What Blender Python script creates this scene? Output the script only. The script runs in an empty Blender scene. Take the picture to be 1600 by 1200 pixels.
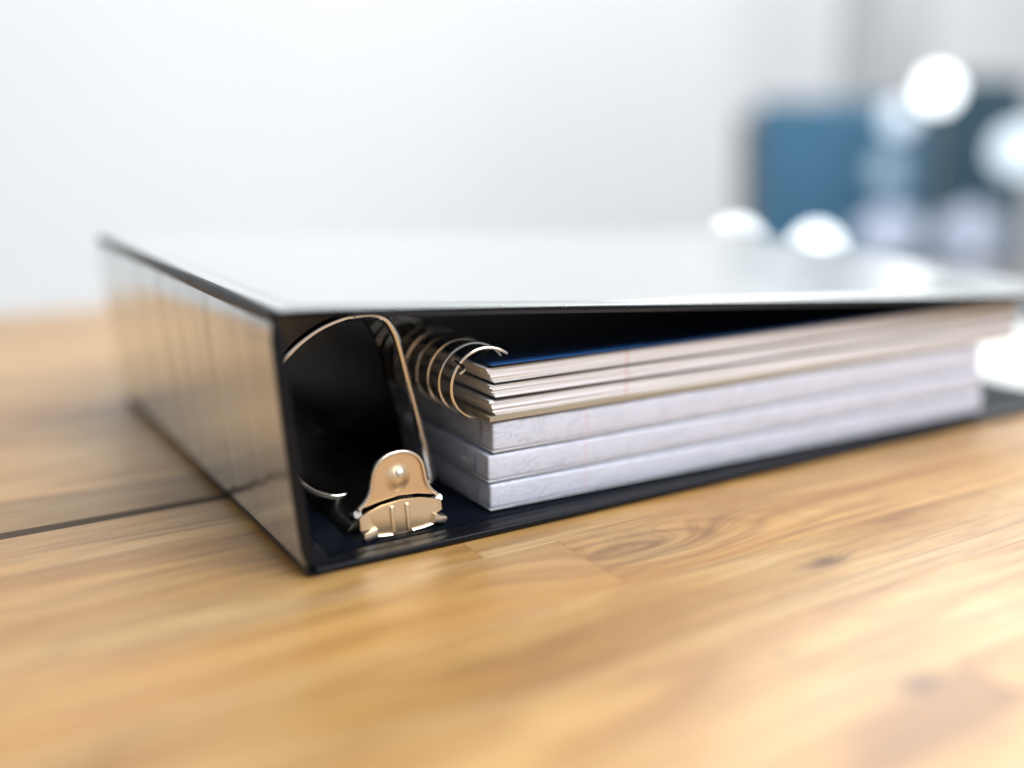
import bpy, bmesh, math, random
from mathutils import Vector, Matrix, noise as mnoise

random.seed(7)
R = math.radians
scene = bpy.context.scene
COL = scene.collection

# ------------------------------------------------------------------ camera
cam_d = bpy.data.cameras.new('camera')
cam = bpy.data.objects.new('camera', cam_d)
COL.objects.link(cam)
cam.location = (-0.11456, -0.32650, 0.15229)
cam.rotation_euler = (R(90 - 13.655), 0, R(-31.446))
cam_d.sensor_fit = 'HORIZONTAL'
cam_d.sensor_width = 36
cam_d.lens = 36.435
cam_d.clip_start = 0.01
cam_d.clip_end = 50
cam_d.dof.use_dof = True
cam_d.dof.focus_distance = 0.401
cam_d.dof.aperture_fstop = 1.5
cam_d.dof.aperture_blades = 0
scene.camera = cam

# ------------------------------------------------------------------ light
world = bpy.data.worlds.new('World')
scene.world = world
world.use_nodes = True
wb = world.node_tree.nodes['Background']
wb.inputs['Color'].default_value = (0.93, 0.97, 1.0, 1)
wb.inputs['Strength'].default_value = 0.42

def area_light(name, loc, target, sx, sy, power, color):
    d = bpy.data.lights.new(name, 'AREA')
    d.shape = 'RECTANGLE'; d.size = sx; d.size_y = sy
    d.energy = power; d.color = color
    o = bpy.data.objects.new(name, d)
    COL.objects.link(o)
    o.location = loc
    o.rotation_euler = (Vector(target) - Vector(loc)).to_track_quat('-Z', 'Y').to_euler()
    return o

area_light('window_light', (1.32, 0.52, 0.90), (0.2, -0.1, 0.0), 1.0, 0.8, 9, (0.95, 0.98, 1.0))
area_light('ceiling_light', (0.55, -1.05, 1.45), (0.15, 0.05, 0.0), 1.5, 1.1, 40, (0.96, 0.98, 1.0))  # soft fill added above and in front to light the pads
area_light('wall_window_light', (1.95, 0.55, 2.0), (2.10, 2.3, 0.25), 3.4, 0.8, 52, (0.95, 0.98, 1.0))  # added to brighten the back wall, not a window

scene.view_settings.view_transform = 'Standard'
scene.view_settings.look = 'None'
scene.view_settings.exposure = 0.12
scene.view_settings.gamma = 1.0
scene.render.engine = 'CYCLES'
scene.cycles.use_denoising = True
scene.cycles.max_bounces = 10
scene.cycles.transparent_max_bounces = 16
scene.cycles.caustics_reflective = False
scene.cycles.sample_clamp_indirect = 6

# ------------------------------------------------------------------ helpers
def tag(o, label=None, category=None, group=None, kind=None):
    if label: o['label'] = label
    if category: o['category'] = category
    if group: o['group'] = group
    if kind: o['kind'] = kind
    return o

def empty(name, loc=(0, 0, 0), rz=0.0):
    o = bpy.data.objects.new(name, None)
    COL.objects.link(o)
    o.location = loc
    o.rotation_euler = (0, 0, rz)
    o.empty_display_size = 0.02
    return o

def link_bm(name, bm, mat, parent=None, smooth=True, angle=40):
    bmesh.ops.recalc_face_normals(bm, faces=bm.faces[:])
    me = bpy.data.meshes.new(name)
    bm.to_mesh(me); bm.free()
    if smooth:
        for p in me.polygons: p.use_smooth = True
        try: me.set_sharp_from_angle(angle=R(angle))
        except Exception: pass
    if mat is not None: me.materials.append(mat)
    o = bpy.data.objects.new(name, me)
    COL.objects.link(o)
    if parent is not None: o.parent = parent
    return o

def bm_box(bm, x0, x1, y0, y1, z0, z1, bevel=0.0, seg=2):
    geom = bmesh.ops.create_cube(bm, size=1.0)
    vs = geom['verts']
    for v in vs:
        v.co = Vector(((x0 + x1) / 2 + v.co.x * (x1 - x0), (y0 + y1) / 2 + v.co.y * (y1 - y0), (z0 + z1) / 2 + v.co.z * (z1 - z0)))
    if bevel > 0:
        es = list({e for v in vs for e in v.link_edges})
        bmesh.ops.bevel(bm, geom=es, offset=bevel, segments=seg, profile=0.5, affect='EDGES', clamp_overlap=True)
    return bm

def box(name, x0, x1, y0, y1, z0, z1, mat, parent=None, bevel=0.0, seg=2):
    return link_bm(name, bm_box(bmesh.new(), x0, x1, y0, y1, z0, z1, bevel, seg), mat, parent)

def bm_tube(bm, pts, r, n=12, closed=False, caps=True, radii=None):
    pts = [Vector(p) for p in pts]
    m = len(pts)
    rings = []
    prev = None
    for i, p in enumerate(pts):
        if closed: t = pts[(i + 1) % m] - pts[i - 1]
        else: t = pts[min(i + 1, m - 1)] - pts[max(i - 1, 0)]
        t.normalize()
        if prev is None:
            a = Vector((0, 1, 0)) if abs(t.y) < 0.9 else Vector((1, 0, 0))
            nrm = (a - t * a.dot(t)).normalized()
        else:
            nrm = (prev - t * prev.dot(t)).normalized()
        prev = nrm
        b = t.cross(nrm)
        rr = radii[i] if radii else r
        rings.append([bm.verts.new(p + (nrm * math.cos(2 * math.pi * k / n) + b * math.sin(2 * math.pi * k / n)) * rr) for k in range(n)])
    for i in range(m if closed else m - 1):
        A = rings[i]; B = rings[(i + 1) % m]
        for k in range(n):
            bm.faces.new((A[k], A[(k + 1) % n], B[(k + 1) % n], B[k]))
    if caps and not closed:
        bm.faces.new(rings[0][::-1]); bm.faces.new(rings[-1])
    return bm

def smooth_path(pts, sub=8):
    """Catmull-Rom through the points."""
    P = [Vector(p) for p in pts]
    P = [P[0] * 2 - P[1]] + P + [P[-1] * 2 - P[-2]]
    out = []
    for i in range(1, len(P) - 2):
        for s in range(sub):
            t = s / sub
            a, b, c, d = P[i - 1], P[i], P[i + 1], P[i + 2]
            out.append(0.5 * ((2 * b) + (-a + c) * t + (2 * a - 5 * b + 4 * c - d) * t * t + (-a + 3 * b - 3 * c + d) * t ** 3))
    out.append(P[-2])
    return out

def bm_prism_y(bm, prof, y0, y1, bevel=0.0):
    """closed XZ outline extruded along Y"""
    A = [bm.verts.new((p[0], y0, p[1])) for p in prof]
    B = [bm.verts.new((p[0], y1, p[1])) for p in prof]
    n = len(prof)
    f0 = bm.faces.new(A); f1 = bm.faces.new(B[::-1])
    for i in range(n):
        bm.faces.new((A[i], B[i], B[(i + 1) % n], A[(i + 1) % n]))
    if bevel > 0:
        es = list(f0.edges) + list(f1.edges)
        bmesh.ops.bevel(bm, geom=es, offset=bevel, segments=2, profile=0.5, affect='EDGES', clamp_overlap=True)
    return bm

def bm_dome(bm, c, r, h, axis=(0, -1, 0), n=20, rings=6, soft=False):
    """spherical-cap bump of radius r and height h pointing along axis"""
    ax = Vector(axis).normalized()
    u = ax.orthogonal().normalized(); w = ax.cross(u)
    c = Vector(c)
    top = bm.verts.new(c + ax * h)
    prev = None
    for i in range(1, rings + 1):
        a = i / rings * math.pi / 2
        hh = h * (0.5 + 0.5 * math.cos(2 * a)) if soft else h * math.cos(a)
        rad = i / rings if soft else math.sin(a)
        ring = [bm.verts.new(c + ax * hh + (u * math.cos(2 * math.pi * k / n) + w * math.sin(2 * math.pi * k / n)) * r * rad) for k in range(n)]
        for k in range(n):
            if prev is None: bm.faces.new((top, ring[k], ring[(k + 1) % n]))
            else: bm.faces.new((prev[k], ring[k], ring[(k + 1) % n], prev[(k + 1) % n]))
        prev = ring
    bm.faces.new(prev)
    return bm

# ------------------------------------------------------------------ materials
class NT:
    def __init__(s, name):
        s.m = bpy.data.materials.new(name); s.m.use_nodes = True
        s.t = s.m.node_tree; s.n = s.t.nodes
        s.b = s.n['Principled BSDF']; s.out = s.n['Material Output']
    def add(s, kind, **kw):
        n = s.n.new(kind)
        for k, v in kw.items(): setattr(n, k, v)
        return n
    def link(s, a, b): s.t.links.new(a, b)
    def val(s, x):
        return x
    def _in(s, sock, x):
        if hasattr(x, 'is_linked'): s.link(x, sock)
        else: sock.default_value = x
    def math(s, op, a, b=0.0, c=0.0, clamp=False):
        n = s.add('ShaderNodeMath', operation=op, use_clamp=clamp)
        s._in(n.inputs[0], a); s._in(n.inputs[1], b); s._in(n.inputs[2], c)
        return n.outputs[0]
    def vmath(s, op, a, b=(0, 0, 0)):
        n = s.add('ShaderNodeVectorMath', operation=op)
        s._in(n.inputs[0], a); s._in(n.inputs[1], b)
        return n.outputs['Value'] if op in ('LENGTH', 'DOT_PRODUCT', 'DISTANCE') else n.outputs['Vector']
    def noise(s, vec, scale, detail=4, rough=0.55, dist=0.0):
        n = s.add('ShaderNodeTexNoise')
        s._in(n.inputs['Vector'], vec)
        n.inputs['Scale'].default_value = scale; n.inputs['Detail'].default_value = detail
        n.inputs['Roughness'].default_value = rough; n.inputs['Distortion'].default_value = dist
        return n.outputs['Fac']
    def ramp(s, fac, stops):
        n = s.add('ShaderNodeValToRGB')
        s._in(n.inputs[0], fac)
        e = n.color_ramp.elements
        while len(e) < len(stops): e.new(0.5)
        for el, (p, c) in zip(e, stops):
            el.position = p; el.color = (*c, 1) if len(c) == 3 else c
        return n.outputs[0]
    def mix(s, fac, a, b, mode='MIX'):
        n = s.add('ShaderNodeMix', data_type='RGBA', blend_type=mode)
        s._in(n.inputs[0], fac)
        for sock, x in ((n.inputs[6], a), (n.inputs[7], b)):
            if hasattr(x, 'is_linked'): s.link(x, sock)
            else: sock.default_value = (*x, 1) if len(x) == 3 else x
        return n.outputs[2]
    def bump(s, h, strength, dist):
        n = s.add('ShaderNodeBump')
        n.inputs['Strength'].default_value = strength; n.inputs['Distance'].default_value = dist
        s.link(h, n.inputs['Height'])
        return n.outputs[0]

def simple(name, color, rough=0.5, metal=0.0, ior=1.5, coat=0.0, coat_rough=0.05, bump=None, var=0.0):
    m = NT(name)
    b = m.b
    b.inputs['Base Color'].default_value = (*color, 1)
    b.inputs['Roughness'].default_value = rough
    b.inputs['Metallic'].default_value = metal
    b.inputs['IOR'].default_value = ior
    b.inputs['Coat Weight'].default_value = coat
    b.inputs['Coat Roughness'].default_value = coat_rough
    tc = m.add('ShaderNodeTexCoord')
    if bump:
        sc, st, di = bump
        m.link(m.bump(m.noise(tc.outputs['Object'], sc, 4), st, di), b.inputs['Normal'])
    if var > 0:
        f = m.noise(tc.outputs['Object'], 9.0, 5)
        dark = tuple(c * (1 - var) for c in color)
        m.link(m.mix(f, dark, color), b.inputs['Base Color'])
        m.link(m.math('MULTIPLY_ADD', m.noise(tc.outputs['Object'], 35.0, 4), 0.12, rough - 0.04), b.inputs['Roughness'])
    return m.m

def mat_vinyl(name, color, rough, ior, coat):
    m = NT(name); b = m.b
    tc = m.add('ShaderNodeTexCoord'); P = tc.outputs['Object']
    b.inputs['Base Color'].default_value = (*color, 1)
    b.inputs['IOR'].default_value = ior
    b.inputs['Coat Weight'].default_value = coat
    b.inputs['Coat Roughness'].default_value = rough * 0.8
    m.link(m.math('MULTIPLY_ADD', m.noise(P, 60.0, 4), 0.08, rough - 0.03), b.inputs['Roughness'])
    h = m.math('ADD', m.math('MULTIPLY', m.noise(P, 14.0, 2), 1.0), m.math('MULTIPLY', m.noise(P, 900.0, 2), 0.012))
    nb = m.bump(h, 0.35, 0.0016)
    m.link(nb, b.inputs['Normal']); m.link(nb, b.inputs['Coat Normal'])
    return m.m

def mat_sleeved(name, color, rough, stretch, scale, bump_dist, layers=3):
    """black vinyl behind a clear plastic sleeve: both faces of the sleeve and the vinyl each mirror a share"""
    m = NT(name)
    tc = m.add('ShaderNodeTexCoord'); P = tc.outputs['Object']
    h = m.noise(m.vmath('MULTIPLY', P, stretch), scale, 1.5, 0.4)
    nb = m.bump(h, 0.5, bump_dist)
    fr = m.add('ShaderNodeFresnel'); fr.inputs['IOR'].default_value = 1.5
    m.link(nb, fr.inputs['Normal'])
    fac = m.math('SUBTRACT', 1.0, m.math('POWER', m.math('SUBTRACT', 1.0, fr.outputs[0]), float(layers)))
    di = m.add('ShaderNodeBsdfDiffuse'); di.inputs['Color'].default_value = (*color, 1)
    gl = m.add('ShaderNodeBsdfGlossy'); gl.inputs['Color'].default_value = (0.97, 0.985, 0.98, 1)
    m.link(m.math('MULTIPLY_ADD', m.noise(P, 50.0, 4), 0.08, rough - 0.03), gl.inputs['Roughness'])
    m.link(nb, gl.inputs['Normal'])
    mx = m.add('ShaderNodeMixShader')
    m.link(fac, mx.inputs[0]); m.link(di.outputs[0], mx.inputs[1]); m.link(gl.outputs[0], mx.inputs[2])
    m.link(mx.outputs[0], m.out.inputs['Surface'])
    return m.m

def mat_wood(name='acacia_wood', tint=(1, 1, 1)):
    m = NT(name); b = m.b
    geo = m.add('ShaderNodeNewGeometry')
    oi = m.add('ShaderNodeObjectInfo')
    P = geo.outputs['Position']
    sep = m.add('ShaderNodeSeparateXYZ'); m.link(P, sep.inputs[0])
    X, Y, Z = sep.outputs
    rnd = oi.outputs['Random']
    # knots bend the grain round themselves: (x, y, size along, size across, bend, darkness)
    knots = [(0.122, -0.043, 0.042, 0.015, 0.022, 0.55), (0.106, -0.037, 0.010, 0.004, 0.004, 0.5), (0.1667, -0.0859, 0.011, 0.0045, 0.006, 1.0),
             (0.185, -0.083, 0.020, 0.005, 0.0, 0.0), (0.1231, -0.1606, 0.009, 0.005, 0.006, 0.95), (0.02, -0.10, 0.07, 0.02, 0.012, 0.22),
             (0.30, -0.02, 0.08, 0.016, 0.012, 0.3), (-0.2, 0.05, 0.06, 0.015, 0.012, 0.3), (-0.02, -0.02, 0.05, 0.012, 0.008, 0.15)]
    yy = Y; dark = None; core = None
    for kx, ky, sx, sy, bend, dk in knots:
        dx = m.math('DIVIDE', m.math('SUBTRACT', X, kx), sx)
        dy = m.math('DIVIDE', m.math('SUBTRACT', Y, ky), sy)
        d2 = m.math('ADD', m.math('MULTIPLY', dx, dx), m.math('MULTIPLY', dy, dy))
        w = m.math('POWER', 2.718, m.math('MULTIPLY', d2, -1.0))
        yy = m.math('MULTIPLY_ADD', w, bend, yy)
        wd = m.math('MULTIPLY', w, dk)
        dark = wd if dark is None else m.math('MAXIMUM', dark, wd)
    # each stave has its own cut of timber
    ox = m.math('MULTIPLY_ADD', rnd, 7.3, X)
    oz = m.math('MULTIPLY', rnd, 31.7)
    cmb = m.add('ShaderNodeCombineXYZ'); m.link(ox, cmb.inputs[0]); m.link(yy, cmb.inputs[1]); m.link(oz, cmb.inputs[2])
    V = cmb.outputs[0]
    fig = m.noise(m.vmath('MULTIPLY', V, (4.5, 26, 1)), 1.0, 4, 0.55, 1.3)          # broad figure
    grain = m.noise(m.vmath('MULTIPLY', V, (9, 210, 1)), 1.0, 5, 0.6, 0.6)          # growth rings
    fine = m.noise(m.vmath('MULTIPLY', V, (45, 1500, 1)), 1.0, 3, 0.6)             # pores
    rings = m.math('FRACT', m.math('MULTIPLY', m.noise(m.vmath('MULTIPLY', V, (3.0, 15, 1)), 1.0, 2, 0.5, 0.8), 9.0))
    rings = m.math('ABSOLUTE', m.math('MULTIPLY_ADD', rings, 2.0, -1.0))
    base = m.ramp(fig, [(0.29, (0.35, 0.172, 0.052)), (0.42, (0.51, 0.282, 0.092)), (0.57, (0.60, 0.368, 0.140)), (0.74, (0.66, 0.458, 0.225))])
    c = m.mix(m.math('MULTIPLY', m.ramp(grain, [(0.45, (0, 0, 0)), (0.70, (1, 1, 1))]), 0.62), base, (0.22, 0.105, 0.036))
    c = m.mix(m.math('MULTIPLY', m.math('POWER', rings, 3.0), 0.28), c, (0.25, 0.12, 0.045))
    c = m.mix(m.math('MULTIPLY', m.ramp(fine, [(0.52, (0, 0, 0)), (0.70, (1, 1, 1))]), 0.42), c, (0.22, 0.10, 0.035))
    # knots: dark centre, ragged by the grain
    kf = m.math('MULTIPLY', m.math('POWER', dark, 1.2), m.math('MULTIPLY_ADD', grain, 1.4, 0.15), clamp=True)
    c = m.mix(kf, c, (0.09, 0.035, 0.014))
    # swirling figure round a buried knot, on the stave right of the butt joint only
    sx_ = m.math('DIVIDE', m.math('SUBTRACT', X, 0.112), 0.046)
    sy_ = m.math('DIVIDE', m.math('SUBTRACT', Y, -0.0385), 0.0135)
    sy_ = m.math('MULTIPLY_ADD', m.math('MULTIPLY', sx_, sx_), 0.25, sy_)
    r2 = m.math('ADD', m.math('MULTIPLY', sx_, sx_), m.math('MULTIPLY', sy_, sy_))
    ph = m.math('ADD', m.math('MULTIPLY', m.math('SQRT', r2), 13.0), m.math('MULTIPLY', fig, 7.0))
    band = m.math('POWER', m.math('MULTIPLY_ADD', m.math('SINE', ph), 0.5, 0.5), 2.0)
    fall = m.math('POWER', 2.718, m.math('MULTIPLY', r2, -0.55))
    inside = m.math('MULTIPLY', m.math('GREATER_THAN', X, 0.0941), m.math('MULTIPLY', m.math('GREATER_THAN', Y, -0.0645), m.math('LESS_THAN', Y, -0.018)))
    sw = m.math('MULTIPLY', m.math('MULTIPLY', m.math('MULTIPLY', band, fall), inside), 0.55)
    c = m.mix(sw, c, (0.13, 0.055, 0.020))
    # stave tone
    tone = m.ramp(rnd, [(0.0, (0.80, 0.76, 0.70)), (0.35, (1.0, 0.97, 0.92)), (0.7, (1.10, 1.06, 1.02)), (1.0, (1.0, 0.92, 0.80))])
    c = m.mix(1.0, c, tone, 'MULTIPLY')
    if tint != (1, 1, 1): c = m.mix(1.0, c, tint, 'MULTIPLY')
    m.link(c, b.inputs['Base Color'])
    m.link(m.math('MULTIPLY_ADD', grain, 0.16, 0.30), b.inputs['Roughness'])
    b.inputs['IOR'].default_value = 1.5
    b.inputs['Coat Weight'].default_value = 0.35
    b.inputs['Coat Roughness'].default_value = 0.32
    h = m.math('ADD', m.math('MULTIPLY', fine, 0.5), grain)
    m.link(m.bump(h, 0.25, 0.0004), b.inputs['Normal'])
    return m.m

def mat_paper(name, color, pitch, depth, red_x=None, red_w=0.0012, red=(0.75, 0.30, 0.30)):
    """page edges: fine uneven sheet lines across Z"""
    m = NT(name); b = m.b
    geo = m.add('ShaderNodeNewGeometry'); P = geo.outputs['Position']
    sep = m.add('ShaderNodeSeparateXYZ'); m.link(P, sep.inputs[0])
    q = m.vmath('MULTIPLY', P, (14, 14, 1.0 / pitch))
    f = m.noise(q, 1.0, 3, 0.6)
    g = m.noise(m.vmath('MULTIPLY', P, (5, 5, 260)), 1.0, 3, 0.6)
    c = m.mix(m.math('MULTIPLY', m.ramp(f, [(0.42, (0, 0, 0)), (0.70, (1, 1, 1))]), depth), color, tuple(x * 0.55 for x in color))
    c = m.mix(m.math('MULTIPLY', g, 0.25), c, tuple(x * 0.8 for x in color))
    if red_x is not None:
        # printed margin rule showing at the edge of every sheet, wandering a little
        w = m.noise(m.vmath('MULTIPLY', P, (0, 0, 260)), 1.0, 2)
        d = m.math('ABSOLUTE', m.math('SUBTRACT', sep.outputs[0], m.math('MULTIPLY_ADD', w, 0.006, red_x - 0.003)))
        k = m.math('SUBTRACT', 1.0, m.math('DIVIDE', d, red_w), clamp=True)
        k = m.math('MULTIPLY', k, m.math('MULTIPLY_ADD', f, 0.9, 0.0), clamp=True)
        c = m.mix(k, c, red)
    m.link(c, b.inputs['Base Color'])
    b.inputs['Roughness'].default_value = 0.75
    m.link(m.bump(f, 0.6, 0.0002), b.inputs['Normal'])
    return m.m

def mat_wrap():
    """clear shrink wrap: see-through with crinkled gloss"""
    m = NT('shrink_wrap')
    geo = m.add('ShaderNodeNewGeometry'); P = geo.outputs['Position']
    n1 = m.noise(m.vmath('MULTIPLY', P, (60, 60, 130)), 1.0, 4, 0.6, 1.2)
    ridge = m.math('SUBTRACT', 1.0, m.math('ABSOLUTE', m.math('MULTIPLY_ADD', n1, 2.0, -1.0)))
    ridge = m.math('POWER', ridge, 6.0)
    nb = m.bump(ridge, 1.0, 0.0007)
    gl = m.add('ShaderNodeBsdfGlossy'); gl.inputs['Roughness'].default_value = 0.12
    m.link(nb, gl.inputs['Normal'])
    tr = m.add('ShaderNodeBsdfTransparent')
    fr = m.add('ShaderNodeFresnel'); fr.inputs['IOR'].default_value = 1.5
    m.link(nb, fr.inputs['Normal'])
    mx = m.add('ShaderNodeMixShader')
    m.link(m.math('MULTIPLY', fr.outputs[0], m.math('SUBTRACT', 1.0, geo.outputs['Backfacing'])), mx.inputs[0]); m.link(tr.outputs[0], mx.inputs[1]); m.link(gl.outputs[0], mx.inputs[2])
    m.link(mx.outputs[0], m.out.inputs['Surface'])
    return m.m

def mat_wall():
    m = NT('white_wall_paint'); b = m.b
    tc = m.add('ShaderNodeTexCoord'); P = tc.outputs['Object']
    m.link(m.mix(m.noise(P, 1.5, 4), (0.78, 0.785, 0.79), (0.84, 0.84, 0.84)), b.inputs['Base Color'])
    b.inputs['Roughness'].default_value = 0.9
    m.link(m.bump(m.noise(P, 220, 3), 0.2, 0.0005), b.inputs['Normal'])
    return m.m

def mat_emit(name, color, strength, base=0.9):
    m = NT(name); b = m.b
    b.inputs['Base Color'].default_value = (base * 0.9, base * 0.97, base, 1)
    b.inputs['Roughness'].default_value = 0.25
    b.inputs['Emission Color'].default_value = (*color, 1)
    b.inputs['Emission Strength'].default_value = strength
    return m.m

def mat_fabric(name, color, var=0.3):
    m = NT(name); b = m.b
    tc = m.add('ShaderNodeTexCoord'); P = tc.outputs['Object']
    m.link(m.mix(m.noise(P, 7, 4), tuple(c * (1 - var) for c in color), tuple(min(1, c * (1 + var)) for c in color)), b.inputs['Base Color'])
    b.inputs['Roughness'].default_value = 0.85
    b.inputs['Sheen Weight'].default_value = 0.3
    m.link(m.bump(m.noise(P, 400, 2), 0.4, 0.001), b.inputs['Normal'])
    return m.m

M = {
    'wood': mat_wood(),
    'grey_wood': mat_wood('greyed_acacia_wood', (0.74, 0.76, 0.80)),
    'wall': mat_wall(),
    'floor': simple('pale_floor', (0.72, 0.72, 0.72), 0.5, var=0.1),
    'cover': mat_sleeved('cover_vinyl', (0.016, 0.018, 0.020), 0.19, (1, 1, 1), 9.0, 0.0012, 4),
    'inner': mat_vinyl('lining_vinyl', (0.004, 0.006, 0.012), 0.40, 1.15, 0.0),
    'edge': mat_vinyl('edge_vinyl', (0.005, 0.006, 0.009), 0.34, 1.30, 0.0),
    'spine': mat_sleeved('spine_vinyl', (0.016, 0.016, 0.018), 0.16, (1, 20, 2), 1.5, 0.0028, 5),
    'seam': simple('seam_vinyl', (0.05, 0.05, 0.055), 0.35),
    'chrome': simple('polished_steel', (0.80, 0.77, 0.73), 0.09, 1.0, bump=(40, 0.05, 0.0006)),
    'nickel': simple('nickel_plate', (0.87, 0.69, 0.47), 0.40, 1.0, bump=(120, 0.10, 0.0004)),
    'nickel_rim': simple('nickel_rolled_edge', (0.86, 0.78, 0.68), 0.3, 1.0),
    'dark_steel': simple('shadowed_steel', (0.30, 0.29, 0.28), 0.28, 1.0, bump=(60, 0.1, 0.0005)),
    'coil': simple('coil_wire', (0.80, 0.76, 0.70), 0.22, 1.0),
    'pages': mat_paper('notebook_pages', (0.88, 0.87, 0.90), 0.00026, 0.5, 0.1485),
    'pad': mat_paper('pad_pages', (0.70, 0.74, 0.89), 0.00022, 0.30, 0.1285, 0.0009, (0.78, 0.45, 0.50)),
    'board': simple('white_backing_board', (0.66, 0.68, 0.72), 0.8, bump=(500, 0.3, 0.0003)),
    'kraft': simple('kraft_board', (0.42, 0.36, 0.26), 0.8, bump=(500, 0.3, 0.0003), var=0.2),
    'divider': simple('black_divider_card', (0.015, 0.015, 0.016), 0.55),
    'blue_cover': simple('blue_plastic_cover', (0.002, 0.014, 0.050), 0.5, ior=1.3, bump=(200, 0.1, 0.0004)),  # blue darkened for the black binder it reflects
    'wrap': mat_wrap(),
    'wrap_fold': simple('wrap_fold_film', (0.30, 0.33, 0.42), 0.3),
}

# ================================================================== SETTING
box('floor', -3, 4, -3, 2.35, -0.80, -0.76, M['floor'])
tag(bpy.data.objects['floor'], kind='structure')
box('wall', -2.5, 4.5, 2.30, 2.40, -0.758, 2.4, M['wall'])
tag(bpy.data.objects['wall'], kind='structure')

# ---- table of glued staves
table = empty('wooden_table', (0.2, 0.14, -0.755))
tag(table, 'golden oiled wood table of glued staves under the black binder', 'table')
def tpart(o):
    o.parent = table
    o.matrix_parent_inverse = Matrix.Translation(-Vector(table.location))
    return o
XL, XR = -0.62, 0.66
STH = 0.028
def stave(x0, x1, y0, y1, chamfer=None):
    bm = bmesh.new()
    g = 0.00004
    bm_box(bm, x0 + g, x1 - g, y0 + g, y1 - g, -STH, 0.0, 0.00012, 1)
    if chamfer:
        for v in bm.verts:
            if v.co.z > -0.01 and v.co.y < y0 + 0.002: v.co.z -= chamfer
    return tpart(link_bm('stave', bm, M['grey_wood' if chamfer else 'wood'], None, smooth=False))
rows = []
y = -0.018
ys = [y - 0.0465 * k for k in range(0, 9)][::-1] + [0.029, 0.0665, 0.0945]
for a, b_ in zip(ys[:-1], ys[1:]): rows.append((a, b_, None))
yb = 0.1045
rows.append((yb, 0.1390, 0.0010))
M['filler'] = simple('dark_joint_filler', (0.085, 0.058, 0.038), 0.8, bump=(300, 0.5, 0.0006))
tpart(box('joint_filler', XL, XR, 0.0947, yb - 0.0002, -0.02, -0.0009, M['filler']))  # dark strip put in the gap for the shade between the boards
yy_ = 0.1390
while yy_ < 0.62:
    rows.append((yy_, yy_ + 0.0465, None)); yy_ += 0.0465
for i, (a, b_, ch) in enumerate(rows):
    if abs(a + 0.0645) < 1e-4: cuts = [XL, -0.33, 0.0941, 0.46, XR]
    elif abs(a + 0.018) < 1e-4: cuts = [XL, -0.21, 0.0623, 0.37, XR]
    elif ch or (0.02 < a < 0.3): cuts = [XL, -0.28 - 0.1 * random.random(), 0.05 + 0.2 * random.random(), XR]
    else:
        cuts = [XL]; x = XL + random.uniform(0.12, 0.40)
        while x < XR - 0.1:
            cuts.append(x); x += random.uniform(0.28, 0.45)
        cuts.append(XR)
    for x0, x1 in zip(cuts[:-1], cuts[1:]): stave(x0, x1, a, b_, ch)
ymin, ymax = rows[0][0], rows[-1][1]
for yr0, yr1 in ((ymin + 0.03, ymin + 0.06), (ymax - 0.06, ymax - 0.03)):
    tpart(box('rail', XL + 0.05, XR - 0.05, yr0, yr1, -0.10, -STH - 0.0005, M['wood'], None, 0.002))
for lx in (XL + 0.06, XR - 0.12):
    for ly in (ymin + 0.065, ymax - 0.125):
        tpart(box('leg', lx, lx + 0.06, ly, ly + 0.06, -0.759, -STH - 0.0005, M['wood'], None, 0.003))

# ================================================================== BINDER
L = 0.292; W = 0.464; H = 0.0965; LEAN = -0.0082
binder = empty('ring_binder', (0, 0, 0))
tag(binder, 'thick glossy black ring binder lying on the wooden table', 'binder')
Y0, Y1 = -0.002, L + 0.002

def interp(x, tab):
    if x <= tab[0][0]: return tab[0][1]
    for (a, va), (b_, vb) in zip(tab[:-1], tab[1:]):
        if x <= b_:
            t = (x - a) / (b_ - a)
            return va + (vb - va) * t
    return tab[-1][1]
front_tab = [(-0.01, .0968), (.032, .0938), (.084, .0898), (.144, .0852), (.215, .0807), (.30, .0752), (.36, .0712), (.402, .0686), (.48, .0655)]
back_tab = [(-0.01, .0968), (.10, .0915), (.25, .0845), (.376, .0785), (.48, .0755)]
def zcover(x, y):
    t = min(1, max(0, (y - Y0) / (Y1 - Y0)))
    def sm(tab): return sum(interp(x + d, tab) for d in (-.024, -.012, 0, .012, .024)) / 5
    z = sm(front_tab) * (1 - t) + sm(back_tab) * t
    return z + 0.0015 * math.sin(math.pi * t) * min(1, x / 0.2 if x > 0 else 0)

def edge_drop(e):
    # e = distance from the cover edge: rounded rim, flat weld border, groove, panel
    return interp(e, [(0, -0.0006), (.0003, -.00022), (.0008, -.00006), (.0016, 0.0), (.0055, 0.00008), (.0062, -.0002), (.0070, -.0002), (.0080, 0.0002), (.012, .0003)])

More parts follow.
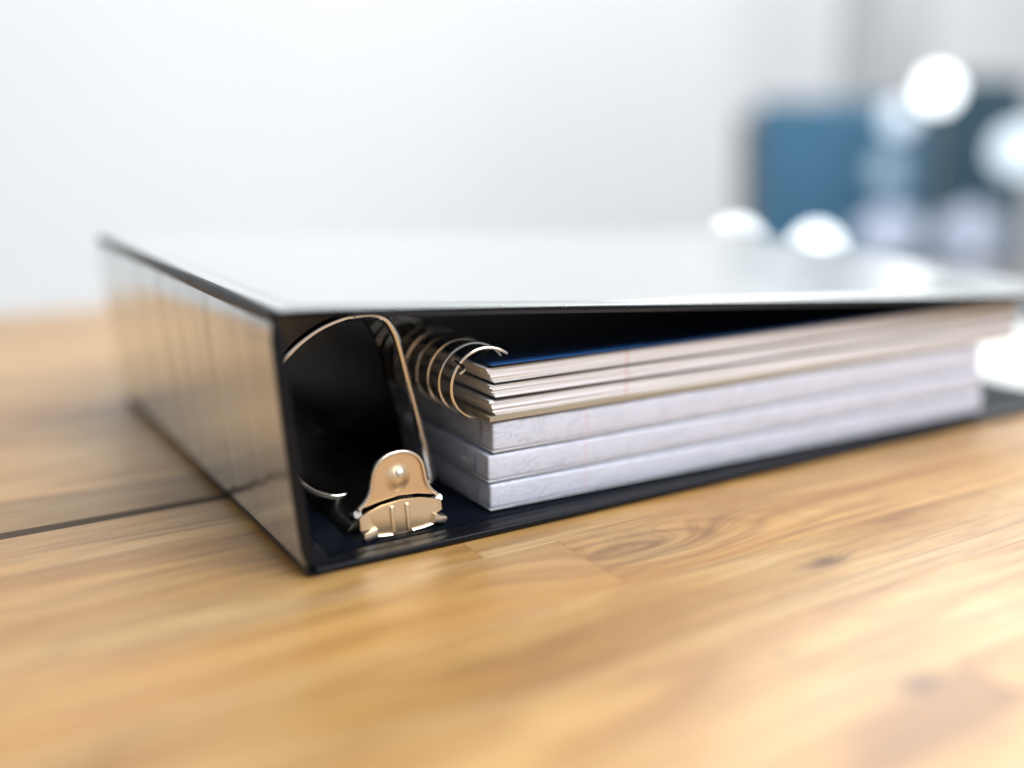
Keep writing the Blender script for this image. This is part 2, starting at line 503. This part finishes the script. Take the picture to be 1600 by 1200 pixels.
def cover_panel(name, x0, x1, zt, th, mat, parent):
    offs = [0, .0003, .0008, .0016, .0035, .0055, .0062, .0070, .0080, .012]
    xs = [x0 + o for o in offs] + [x0 + .02 + (x1 - x0 - .04) * i / 46 for i in range(47)] + [x1 - o for o in offs[::-1]]
    ys_ = [Y0 + o for o in offs] + [Y0 + .02 + (Y1 - Y0 - .04) * i / 18 for i in range(19)] + [Y1 - o for o in offs[::-1]]
    bm = bmesh.new()
    top = {}; bot = {}
    for i, x in enumerate(xs):
        for j, y in enumerate(ys_):
            ex = min(x - x0, x1 - x); ey = min(y - Y0, Y1 - y)
            e = min(ex, ey)
            z = zt(x, y)
            top[i, j] = bm.verts.new((x, y, z + edge_drop(e)))
            bz = z - th + (0.0010 if e < .0003 else 0.0004 if e < .0008 else 0.0)
            bot[i, j] = bm.verts.new((x, y, bz))
    nx, ny = len(xs), len(ys_)
    for i in range(nx - 1):
        for j in range(ny - 1):
            bm.faces.new((top[i, j], top[i + 1, j], top[i + 1, j + 1], top[i, j + 1]))
            bm.faces.new((bot[i, j + 1], bot[i + 1, j + 1], bot[i + 1, j], bot[i, j])).material_index = 1
    for i in range(nx - 1):
        for j in (0, ny - 1):
            bm.faces.new((top[i, j], top[i + 1, j], bot[i + 1, j], bot[i, j])).material_index = 1
    for j in range(ny - 1):
        for i in (0, nx - 1):
            bm.faces.new((top[i, j], top[i, j + 1], bot[i, j + 1], bot[i, j])).material_index = 1
    o = link_bm(name, bm, mat, parent, angle=50)
    o.data.materials.append(M['edge'])
    return o

front_cover = cover_panel('front_cover', LEAN + 0.0022, W + LEAN, zcover, 0.0030, M['cover'], binder)
# inner lining of the front cover, a hair below it
def lining(name, x0, x1, y0, y1, zf, up, parent):
    bm = bmesh.new(); nx, ny = 50, 6
    vs = [[[bm.verts.new((x0 + (x1 - x0) * i / nx, y0 + (y1 - y0) * j / ny, zf(x0 + (x1 - x0) * i / nx, y0 + (y1 - y0) * j / ny) + dz)) for j in range(ny + 1)] for i in range(nx + 1)] for dz in (0, up)]
    for i in range(nx):
        for j in range(ny):
            for k in (0, 1):
                bm.faces.new((vs[k][i][j], vs[k][i + 1][j], vs[k][i + 1][j + 1], vs[k][i][j + 1]))
    for i in range(nx):
        for j in (0, ny): bm.faces.new((vs[0][i][j], vs[0][i + 1][j], vs[1][i + 1][j], vs[1][i][j]))
    for j in range(ny):
        for i in (0, nx): bm.faces.new((vs[0][i][j], vs[0][i][j + 1], vs[1][i][j + 1], vs[1][i][j]))
    return link_bm(name, bm, M['inner'], parent)
lining('lining', 0.012, W - 0.02, 0.006, L - 0.006, lambda x, y: zcover(x, y) - 0.0031, -0.0004, front_cover)
# ribbed weld seam under the front rim
bm = bmesh.new()
x = 0.02
while x < 0.40:
    z = zcover(x, Y0) - 0.0024
    bm_box(bm, x, x + 0.00055, Y0 - 0.00035, Y0 + 0.0006, z - 0.0007, z + 0.0005)
    x += 0.0011
seam = link_bm('weld_seam', bm, M['seam'], front_cover, smooth=False)
tag(seam, kind='stuff')
# small weld nibs along the upper rim
for xk in (.026, .052, .079, .108, .138, .172, .21, .26):
    b2 = bm_dome(bmesh.new(), (xk, Y0 + 0.0006, zcover(xk, Y0) - 0.0007), 0.0008, 0.0007, (0, -0.5, 1), 10, 3)
    link_bm('weld_nib', b2, M['cover'], front_cover)

# back cover lying on the table
back_cover = cover_panel('back_cover', 0.0035, W, lambda x, y: 0.0032, 0.0030, M['edge'], binder)
box('lining', 0.012, W - 0.012, 0.0075, L - 0.0075, 0.0036, 0.0039, M['inner'], back_cover, 0.0001, 1)

# spine: a slab leaning outwards, with rounded top and bottom
def spine_profile(th=0.0032, z0=0.0035, z1=H - 0.0035):
    def sx(z): return LEAN * z / H - 0.0007 * math.sin(math.pi * z / H)
    out, inn = [], []
    n = 14
    for i in range(n + 1):
        z = z0 + (z1 - z0) * i / n
        r = min(z - z0, z1 - z)
        d = 0.0010 * max(0, 1 - r / 0.0012)
        out.append((sx(z) + d - 0.0004, z)); inn.append((sx(z) + th - d, z))
    return out + inn[::-1]
spine = link_bm('spine', bm_prism_y(bmesh.new(), spine_profile(), Y0, Y1, 0.0008), M['edge'], binder, angle=35)
pr = spine_profile(0.0032, 0.0045, H - 0.0045)
outer = pr[:len(pr) // 2]
link_bm('clear_sleeve', bm_prism_y(bmesh.new(), [(a - 0.0005, b_) for a, b_ in outer] + [(a - 0.0001, b_) for a, b_ in outer[::-1]], Y0 + 0.0006, Y1 - 0.0006), M['spine'], spine, angle=35)
bm = bmesh.new()
pr = spine_profile(0.0032, 0.006, H - 0.006)
k = len(pr) // 2
inner = pr[k:]
bm_prism_y(bm, [(a + 0.0001, b_) for a, b_ in inner] + [(a + 0.0006, b_) for a, b_ in inner[::-1]], Y0 + 0.0005, Y1 - 0.0005)
link_bm('lining', bm, M['inner'], spine)
# hinges: thin curved vinyl between spine and covers
def hinge(pts, th):
    P = smooth_path([(p[0], 0, p[1]) for p in pts], 6)
    out, inn = [], []
    for i, p in enumerate(P):
        t = (P[min(i + 1, len(P) - 1)] - P[max(i - 1, 0)]).normalized()
        nrm = Vector((-t.z, 0, t.x))
        out.append((p.x + nrm.x * th / 2, p.z + nrm.z * th / 2)); inn.append((p.x - nrm.x * th / 2, p.z - nrm.z * th / 2))
    return out + inn[::-1]
link_bm('hinge', bm_prism_y(bmesh.new(), hinge([(0.0006, 0.0055), (0.0004, 0.0028), (0.0018, 0.0011), (0.0062, 0.0010)], 0.0011), Y0 + .0004, Y1 - .0004), M['edge'], binder)
ht = zcover(0, 0)
link_bm('hinge', bm_prism_y(bmesh.new(), hinge([(LEAN + 0.0010, H - 0.0055), (LEAN + 0.0006, H - 0.0026), (LEAN + 0.0018, H - 0.0011), (LEAN + 0.0060, H - 0.0016)], 0.0011), Y0 + .0004, Y1 - .0004), M['edge'], binder)

# ---- ring mechanism
base = link_bm('mechanism_plate', bm_prism_y(bmesh.new(), [(.024, .0040), (.026, .0068), (.030, .0100), (.036, .0125), (.0435, .0134), (.051, .0125), (.057, .0100), (.061, .0068), (.063, .0040)], 0.021, 0.272, 0.0008), M['dark_steel'], binder)
for yr in (0.034, 0.262):
    link_bm('rivet', bm_dome(bmesh.new(), (0.0435, yr, 0.0130), 0.0040, 0.0022, (0, 0, 1)), M['chrome'], base)
def ring(yc):
    pts = [(.036, .0105), (.0287, .0108), (.0200, .0150), (.0121, .0234), (.0070, .0330), (.0053, .0440), (.0060, .0560), (.0085, .0650), (.0150, .0725), (.0250, .0790), (.0350, .0824), (.0410, .0830), (.0480, .0829), (.0530, .0810), (.0562, .0770), (.0590, .0700), (.0640, .0495), (.0690, .0285), (.0722, .0150), (.0722, .0105), (.0690, .0085), (.060, .0080)]
    P = smooth_path([(p[0], yc, p[1]) for p in pts], 6)
    o = link_bm('ring', bm_tube(bmesh.new(), P, 0.00175, 14), M['chrome'], binder)
    # the joint where the two halves of the ring meet
    link_bm('joint', bm_tube(bmesh.new(), [(.0398, yc, .0828), (.0404, yc, .0829)], 0.0019, 14), M['dark_steel'], o)
    return o
for yc in (0.045, 0.146, 0.247): ring(yc)

# black curved panel added along the rings to keep the binder's interior dark
M['lifter'] = mat_vinyl('lifter_plastic', (0.004, 0.004, 0.006), 0.30, 1.12, 0.0)
lp = smooth_path([(.0722, 0, .0050), (.0705, 0, .0200), (.0668, 0, .0380), (.0628, 0, .0540), (.0590, 0, .0680), (.0545, 0, .0770), (.0480, 0, .0840), (.0400, 0, .0875), (.0300, 0, .0890)], 5)
shade_blocker = link_bm('sheet_lifter', bm_prism_y(bmesh.new(), [(p.x - 0.0028, p.z) for p in lp] + [(p.x - 0.0016, p.z) for p in lp[::-1]], 0.062, 0.282, 0.0003), M['lifter'], binder)
tag(shade_blocker, 'black curved plastic panel beside the paper edges')

# ---- opening lever at the near end of the mechanism
LY = 0.0155
lever = None
def bell(scale=1.0, cx=0.0435):
    half = [(0.0, .0352), (.0040, .0346), (.0076, .0326), (.0098, .0295), (.0108, .0255), (.0116, .0215), (.0136, .0180), (.0165, .0152)]
    half = [(a * scale, b_) for a, b_ in half]
    sp = smooth_path([(a, 0, b_) for a, b_ in half], 4)
    right = [(cx + p.x, p.z) for p in sp]
    left = [(cx - p.x, p.z) for p in sp[1:]]
    return left[::-1] + right
outline = bell()
low = [(.0435 + .0165, .0152), (.0435 + .008, .0172), (.0435, .0178), (.0435 - .008, .0168), (.0435 - .0165, .0140)]
prof = outline + [(a, b_ - 0.0) for a, b_ in low[1:-1]]
lever = link_bm('lever', bm_prism_y(bmesh.new(), prof, LY - 0.0006, LY + 0.0006, 0.0), M['nickel'], binder, angle=30)
# rolled rim round the lever's edge
P = [(a, LY - 0.0009, b_) for a, b_ in outline]
link_bm('rim', bm_tube(bmesh.new(), P, 0.00085, 10), M['nickel_rim'], lever)
link_bm('dimple', bm_dome(bmesh.new(), (.0433, LY - 0.0005, .0250), 0.0066, 0.0019, (0, -1, 0), 28, 12, True), M['nickel'], lever)
link_bm('rivet', bm_dome(bmesh.new(), (.0440, LY - 0.0017, .0272), 0.0020, 0.0008, (0, -1, 0.45), 24, 8), M['nickel_rim'], lever)  # small dome added to give the dimple its white highlight
# skirt plate under the lever with three pressed panels and notched ends
skirt_prof = [(.0262, .0128), (.0300, .0142), (.0355, .0158), (.0435, .0166), (.0515, .0160), (.0570, .0148), (.0604, .0136), (.0606, .0098), (.0566, .0086), (.0566, .0076), (.0586, .0068), (.0560, .0050), (.0510, .0044), (.0435, .0040), (.0370, .0042), (.0320, .0046), (.0296, .0056), (.0316, .0070), (.0312, .0080), (.0262, .0078)]
def slope(bm):
    for v in bm.verts: v.co.y -= (0.0166 - v.co.z) * 0.16
    return bm
skirt = link_bm('skirt', slope(bm_prism_y(bmesh.new(), skirt_prof, LY - 0.0026, LY - 0.0014, 0.0002)), M['nickel'], lever, angle=30)
for e in ([(.0310, .0052), (.0345, .0047), (.0386, .0044)], [(.0470, .0044), (.0520, .0047), (.0560, .0053)]):
    link_bm('skirt_lip', slope(bm_tube(bmesh.new(), [(a, LY - 0.0028, b_) for a, b_ in e], 0.0006, 8)), M['nickel_rim'], lever)
for x0, x1, z0, z1 in ((.0385, .0404, .0046, .0152), (.0448, .0467, .0046, .0152)):
    link_bm('rib', slope(bm_box(bmesh.new(), x0, x1, LY - 0.0034, LY - 0.0022, z0, z1, 0.0007, 3)), M['nickel'], lever)
def claw(cx, cz, s):
    bm = bmesh.new()
    pr = [(cx, cz + .0022), (cx + s * .0052, cz + .0006), (cx + s * .0058, cz - .0008), (cx + s * .0046, cz - .0022), (cx - s * .0004, cz - .0012)]
    bm_prism_y(bm, pr, LY - 0.0062, LY - 0.0020, 0.0005)
    return link_bm('claw', bm, M['nickel_rim'], lever, angle=30)
claw(.0322, .0062, -1); claw(.0560, .0072, 1)
link_bm('pivot', bm_tube(bmesh.new(), [(.0265, LY - .001, .0135), (.0265, LY + .004, .011), (.029, LY + .008, .009)], 0.0016, 10), M['dark_steel'], lever)
link_bm('pivot', bm_tube(bmesh.new(), [(.0605, LY - .001, .0140), (.0605, LY + .004, .011), (.058, LY + .008, .009)], 0.0016, 10), M['dark_steel'], lever)

# ================================================================== WRAPPED PADS
PADS = [(0.0818, 0.3885, 0.0043, 0.0158, 0.0116), (0.0812, 0.3860, 0.0161, 0.0280, 0.0120), (0.0832, 0.3845, 0.0283, 0.0414, 0.0118)]
pad_labels = ['shrink-wrapped white paper pad at the bottom of the stack', 'shrink-wrapped white paper pad in the middle of the three wrapped pads',
              'shrink-wrapped white paper pad directly under the spiral notebook']
def swing(p, pivot, deg):
    # turn a finished stack item a little about its near left corner
    v = Vector((p.location.x - pivot[0], p.location.y - pivot[1], 0))
    w_ = Matrix.Rotation(R(deg), 3, 'Z') @ v
    p.location = (pivot[0] + w_.x, pivot[1] + w_.y, p.location.z)
    p.rotation_euler.z = R(deg)
def loft(x0, x1, y0, y1, z0, z1, r, wob, seed, n=70):
    xs = [x0, x0 + r * .15, x0 + r * .5, x0 + r] + [x0 + r + (x1 - x0 - 2 * r) * i / n for i in range(1, n)] + [x1 - r, x1 - r * .5, x1 - r * .15, x1]
    bm = bmesh.new(); A = []
    for x in xs:
        e = min(x - x0, x1 - x)
        ins = r - math.sqrt(max(0, r * r - (r - min(e, r)) ** 2))
        ins *= 0.8
        row = []
        sec = []
        for cy, cz, a0_ in ((y0 + r, z0 + r, 180), (y1 - r, z0 + r, 270), (y1 - r, z1 - r, 0), (y0 + r, z1 - r, 90)):
            for q in range(5):
                a = R(a0_ + 22.5 * q)
                sec.append((cy + r * math.cos(a), cz + r * math.sin(a)))
        for (y, z) in sec:
            fy = (y - (y0 + y1) / 2) / ((y1 - y0) / 2); fz = (z - (z0 + z1) / 2) / ((z1 - z0) / 2)
            d = mnoise.noise(Vector((x * 28 + seed, y * 20, z * 130))) * wob + mnoise.noise(Vector((x * 90 + seed, y * 60, z * 260))) * wob * 0.45
            row.append(bm.verts.new((x, y - fy * ins + (d if abs(fy) > 0.9 else 0), z - fz * ins + d * 0.35 * fz)))
        A.append(row)
    m_ = len(A[0])
    for i in range(len(xs) - 1):
        for q in range(m_):
            bm.faces.new((A[i][q], A[i][(q + 1) % m_], A[i + 1][(q + 1) % m_], A[i + 1][q]))
    bm.faces.new(A[0]); bm.faces.new(A[-1][::-1])
    return bm
for (x0, x1, z0, z1, y0), lab in zip(PADS, pad_labels):
    p = empty('paper_pad', ((x0 + x1) / 2, y0 + 0.13, z0))
    tag(p, lab, 'paper pad', 'shrink-wrapped pads stacked in the binder')
    inv = Matrix.Translation(-Vector(p.location))
    def pp(o):
        o.parent = p; o.matrix_parent_inverse = inv; return o
    y1 = y0 + 0.262
    pp(box('backing_board', x0 + .0006, x1 - .0006, y0 + .0006, y1, z0 + .0003, z0 + .0010, M['board'], None, 0.0002, 1))
    bm = loft(x0 + .0007, x1 - .0007, y0 + .0007, y1, z0 + .0011, z1 - .0005, 0.0011, 0.00016, z0 * 900)
    pp(link_bm('page_block', bm, M['pad']))
    bm = loft(x0, x1, y0, y1 + .0008, z0 + .0002, z1 - .0002, 0.0017, 0.00022, z0 * 900)
    w = pp(link_bm('shrink_wrap', bm, M['wrap']))
    b2 = bm_box(bmesh.new(), x0 - .0004, x0 + .0001, y0 + .0085, y0 + .0093, z0 + .002, z1 - .002)
    link_bm('wrap_seam', b2, M['wrap_fold'], w)
    swing(p, (x0, y0), -1.3 + 0.25 * (z0 > 0.02))

# ================================================================== SPIRAL NOTEBOOK
nb = empty('spiral_notebook', (0.25, 0.14, 0.0418))
tag(nb, 'spiral notebook with a blue cover lying on top of the wrapped pads', 'notebook')
ninv = Matrix.Translation(-Vector(nb.location))
def np_(o):
    o.parent = nb; o.matrix_parent_inverse = ninv; return o
NX0, NX1, NY0, NY1 = 0.0838, 0.4135, 0.0112, 0.272
def warp(x, y, z):
    # the stack of sheets sags a touch towards the free edge
    t = max(0, (x - 0.25) / 0.17)
    return z - 0.0012 * t * t * (z - 0.0418) / 0.02
def slab(name, z0, z1, dx0, dx1, mat, dy=0.0, skew=0.0, n=24, bevel=0.00025):
    bm = bmesh.new()
    xs = [NX0 + dx0 + (NX1 + dx1 - NX0 - dx0) * i / n for i in range(n + 1)]
    A = []
    for i, x in enumerate(xs):
        row = []
        for (y, z) in ((NY0 + dy, z0), (NY0 + dy, z1), (NY1, z1), (NY1, z0)):
            sk = skew * (z - z0) / max(1e-6, z1 - z0) if i == 0 else 0
            wob = 0.00025 * mnoise.noise(Vector((x * 18, y * 9, z * 120)))
            row.append(bm.verts.new((x + sk, y + wob, warp(x, y, z))))
        A.append(row)
    for i in range(n):
        for k in range(4):
            bm.faces.new((A[i][k], A[i][(k + 1) % 4], A[i + 1][(k + 1) % 4], A[i + 1][k]))
    bm.faces.new(A[0]); bm.faces.new(A[-1][::-1])
    return np_(link_bm(name, bm, mat, None, angle=30))
bc = slab('back_cover', 0.0420, 0.0438, -0.0020, 0.0015, M['kraft'])
tag(bc, 'grey-brown cardboard back cover')
def pages(z0, z1, dx0, dx1, dy, skew, seed, n=40):
    rr = random.Random(seed)
    k = max(3, int((z1 - z0) / 0.00042))
    prof = []; offs = []
    for j in range(k):
        off = dy + rr.uniform(-0.00032, 0.00026) + (rr.uniform(-0.0007, 0) if rr.random() < 0.12 else 0)
        xo = rr.uniform(-0.0005, 0.0005)
        za, zb = z0 + (z1 - z0) * j / k, z0 + (z1 - z0) * (j + 1) / k
        prof += [(off, za + 0.00003), (off, zb - 0.00003)]; offs += [xo, xo]
    bm = bmesh.new(); A = []
    for i in range(n + 1):
        row = []
        for (off, z), xo in zip(prof, offs):
            x0 = NX0 + dx0 + skew * (z - z0) / (z1 - z0) + xo
            x = x0 + (NX1 + dx1 + xo * 2 - x0) * i / n
            wob = 0.00030 * mnoise.noise(Vector((x * 22, 3.1, z * 900)))
            wz = 0.00012 * mnoise.noise(Vector((x * 30, 1.7, z * 400)))
            row.append(bm.verts.new((x, NY0 + off + wob, warp(x, 0, z) + wz)))
        for z in (z1, z0):
            x0 = NX0 + dx0 + skew * (z - z0) / (z1 - z0)
            x = x0 + (NX1 + dx1 - x0) * i / n
            row.append(bm.verts.new((x, NY1, warp(x, 0, z))))
        A.append(row)
    m_ = len(A[0])
    for i in range(n):
        for q in range(m_):
            bm.faces.new((A[i][q], A[i][(q + 1) % m_], A[i + 1][(q + 1) % m_], A[i + 1][q]))
    bm.faces.new(A[0]); bm.faces.new(A[-1][::-1])
    return np_(link_bm('page_block', bm, M['pages'], None, angle=25))
pages(0.0440, 0.0503, 0.0010, 0.0, 0.0008, -0.0030, 11)
slab('divider', 0.0505, 0.0510, 0.0005, 0.0004, M['divider'])
pages(0.0512, 0.0565, 0.0010, -0.0006, 0.0007, -0.0030, 12)
slab('divider', 0.0567, 0.0572, 0.0, 0.0004, M['divider'])
pages(0.0574, 0.0634, 0.0002, -0.0004, 0.0008, -0.0036, 13)
fc0 = slab('front_cover', 0.0636, 0.0641, -0.0005, 0.0008, M['divider'])
tag(fc0, 'thin black inner card')
fc = slab('front_cover', 0.0643, 0.0650, -0.0012, 0.0008, M['blue_cover'])
tag(fc, 'dark blue plastic front cover')
M['blue_edge'] = simple('blue_plastic_edge', (0.004, 0.075, 0.26), 0.35)  # brighter strip added where the cover's blue shows free of reflection
bm = bm_box(bmesh.new(), NX0 - 0.0016, NX1 + 0.0010, NY0 - 0.0006, NY0 + 0.0030, 0.06445, 0.0653, 0.0003, 2)
for v in bm.verts: v.co.z = warp(v.co.x, v.co.y, v.co.z)
o = link_bm('cover_edge', bm, M['blue_edge'], fc)
# wire coil: a helix through the punched edge
CX, CZ, CR, PITCH = 0.0828, 0.0563, 0.0146, 0.0104
pts = []
ystart = NY0 + 0.0035
turns = int((NY1 - ystart - 0.006) / PITCH)
steps = 40
a0 = R(52)
for i in range(turns * steps + 1):
    a = a0 + 2 * math.pi * i / steps
    yv = ystart + PITCH * i / steps
    pts.append((CX + CR * 0.97 * math.cos(a), yv, CZ + CR * math.sin(a)))
coil = np_(link_bm('wire_coil', bm_tube(bmesh.new(), pts, 0.00075, 8), M['coil'], None))
# bent-in tail of the coil at the near end, locking it
tail = smooth_path([(.0725, ystart + .0085, .0655), (.0712, ystart + .004, .0660), (.0722, ystart - .0006, .0640), (.0700, ystart - .0008, .0622)], 6)
np_(link_bm('coil_tail', bm_tube(bmesh.new(), tail, 0.0007, 8), M['coil'], None))

swing(nb, (NX0, NY0), -0.7)

# white sheet added for the table glare beyond the binder's right end
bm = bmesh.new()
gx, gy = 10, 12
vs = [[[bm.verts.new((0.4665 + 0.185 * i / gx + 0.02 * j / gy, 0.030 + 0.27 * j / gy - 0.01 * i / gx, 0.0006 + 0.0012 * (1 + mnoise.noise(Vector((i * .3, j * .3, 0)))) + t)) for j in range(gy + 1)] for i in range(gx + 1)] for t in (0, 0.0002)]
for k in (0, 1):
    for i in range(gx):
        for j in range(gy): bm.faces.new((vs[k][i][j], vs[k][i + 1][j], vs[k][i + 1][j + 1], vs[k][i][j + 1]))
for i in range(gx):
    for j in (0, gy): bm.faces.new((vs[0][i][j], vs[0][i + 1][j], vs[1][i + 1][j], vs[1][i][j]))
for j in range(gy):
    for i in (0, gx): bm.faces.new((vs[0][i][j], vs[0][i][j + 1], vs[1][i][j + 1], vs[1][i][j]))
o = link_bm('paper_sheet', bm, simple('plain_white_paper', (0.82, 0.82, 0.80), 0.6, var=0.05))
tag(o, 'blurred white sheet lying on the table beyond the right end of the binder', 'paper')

# ================================================================== BLURRED BACKGROUND
F = 1619.3
cp = Vector(cam.location)
ya, pi_ = R(31.446), R(13.655)
fwd = Vector((math.sin(ya) * math.cos(pi_), math.cos(ya) * math.cos(pi_), -math.sin(pi_)))
rgt = Vector((math.cos(ya), -math.sin(ya), 0)); upv = rgt.cross(fwd)
def at(px, py, depth):
    return cp + (fwd + rgt * ((px - 800) / F) - upv * ((py - 600) / F)) * depth

M['blue_fabric'] = mat_fabric('blue_upholstery', (0.034, 0.120, 0.205))
M['teal_fabric'] = mat_fabric('dark_teal_upholstery', (0.016, 0.052, 0.080))
M['chair_wood'] = simple('grey_brown_wood', (0.24, 0.19, 0.16), 0.5, var=0.3)
M['lavender'] = mat_fabric('lavender_cloth', (0.46, 0.50, 0.62), 0.1)
M['grey_paint'] = simple('grey_pillar_paint', (0.58, 0.58, 0.58), 0.7, var=0.1)
M['bulb_hot'] = mat_emit('bright_globe', (0.97, 0.99, 1.0), 3.6)  # glow standing in for blurred bright highlights
M['bulb_mid'] = mat_emit('soft_globe', (0.72, 0.86, 1.0), 1.0, 0.5)
M['bulb_dim'] = mat_emit('faint_globe', (0.30, 0.55, 0.75), 0.5, 0.35)
M['bulb_cap'] = simple('lamp_metal', (0.7, 0.7, 0.7), 0.3, 1.0)

# grey pillar in front of the wall
pc = at(1420, 100, 2.55)
o = box('pillar', pc.x - 0.09, pc.x + 0.09, pc.y, pc.y + 0.15, -0.758, 2.0, M['grey_paint'], None, 0.005)
tag(o, 'blurred pale grey upright pillar behind the blue chairs', 'pillar')

def chair(name, px0, px1, pyt, pyb, depth, mat, label):
    a = at((px0 + px1) / 2, pyb, depth)
    w = (px1 - px0) / F * depth / 2
    h = (pyb - pyt) / F * depth
    t = empty(name, (a.x, a.y, -0.758), -ya)
    tag(t, label, 'chair', 'blue chairs out of focus')
    z = a.z + 0.758
    bm = bm_box(bmesh.new(), -w, w, -0.03, 0.03, z, z + h, 0.024, 4)
    for v in bm.verts:
        v.co.y += 0.03 * (v.co.x / w) ** 2 * -1 + (v.co.z - z) * 0.18
    link_bm('backrest', bm, mat, t)
    link_bm('seat', bm_box(bmesh.new(), -w * 1.02, w * 1.02, -0.40, 0.02, z - 0.16, z - 0.08, 0.03, 4), mat, t)
    for sx in (-1, 1):
        link_bm('back_post', bm_tube(bmesh.new(), [(sx * w * 1.02, 0.035, 0.0), (sx * w * 1.02, 0.03, z - 0.1), (sx * w * 1.03, 0.03 + h * 0.16, z + h * 0.92)], 0.016, 10), M['chair_wood'], t)
        link_bm('leg', bm_tube(bmesh.new(), [(sx * w * 0.95, -0.37, 0.0), (sx * w * 0.95, -0.36, z - 0.15)], 0.016, 10), M['chair_wood'], t)
    return t
chair('upholstered_chair', 1172, 1425, 165, 420, 2.35, M['blue_fabric'], 'blurred mid-blue upholstered chair, left of the two, behind the binder')
chair('upholstered_chair', 1430, 1590, 130, 420, 2.45, M['teal_fabric'], 'blurred dark teal chair, right of the two, beside the brightest lamp globe')

def globe(px, py, depth, rpx, mat, label):  # glowing globe added for a blurred background highlight, with an invented stand
    c = at(px, py, depth); r = rpx / F * depth
    t = empty('globe_lamp', (c.x, c.y, -0.758))
    tag(t, label, 'lamp', 'round lamp globes out of focus')
    zc = c.z + 0.758
    bm = bmesh.new(); bmesh.ops.create_uvsphere(bm, u_segments=24, v_segments=14, radius=r)
    bmesh.ops.translate(bm, verts=bm.verts[:], vec=(0, 0, zc))
    link_bm('globe', bm, mat, t)
    link_bm('stem', bm_tube(bmesh.new(), [(0, 0, 0.01), (0, 0, zc - r * 0.96)], 0.0025, 8), M['bulb_cap'], t)
    link_bm('foot', bm_tube(bmesh.new(), [(0, 0, 0.0), (0, 0, 0.008), (0, 0, 0.014)], 0.05, 20, radii=[0.06, 0.055, 0.01]), M['bulb_cap'], t)
    return t
globe(1466, 140, 2.05, 25, M['bulb_hot'], 'brightest blurred white lamp globe, high against the dark teal chair')
globe(1405, 185, 2.1, 24, M['bulb_mid'], 'paler blurred globe overlapping the lower left of the brightest one')
globe(1385, 268, 2.15, 25, M['bulb_dim'], 'faint blue-grey blurred globe lowest in the slanting row of three')
globe(1590, 235, 2.0, 38, M['bulb_mid'], 'large pale blurred globe at the right edge of the photo')
globe(1152, 382, 2.0, 27, M['bulb_hot'], 'bright white globe peeking over the cover, left of the low pair')
globe(1276, 390, 2.0, 28, M['bulb_hot'], 'bright white globe peeking over the cover, right of the low pair')

def cushion(px, py, depth, rpx, label):
    c = at(px, py, depth); r = rpx / F * depth
    bm = bmesh.new(); bmesh.ops.create_uvsphere(bm, u_segments=28, v_segments=16, radius=1)
    for v in bm.verts:
        n_ = mnoise.noise(v.co * 1.7 + Vector((px, 0, 0))) * 0.12
        v.co = Vector((v.co.x * r * 1.15, v.co.y * r * 0.7, v.co.z * r * 0.8)) * (1 + n_) + c
    o = link_bm('cushion', bm, M['lavender'])
    tag(o, label, 'cushion', 'pale cushions out of focus')
cushion(1388, 372, 2.1, 56, 'pale lavender blurred cushion left of its twin, under the slanting globes')
cushion(1515, 375, 2.1, 64, 'pale lavender blurred cushion nearest the right edge of the photo')
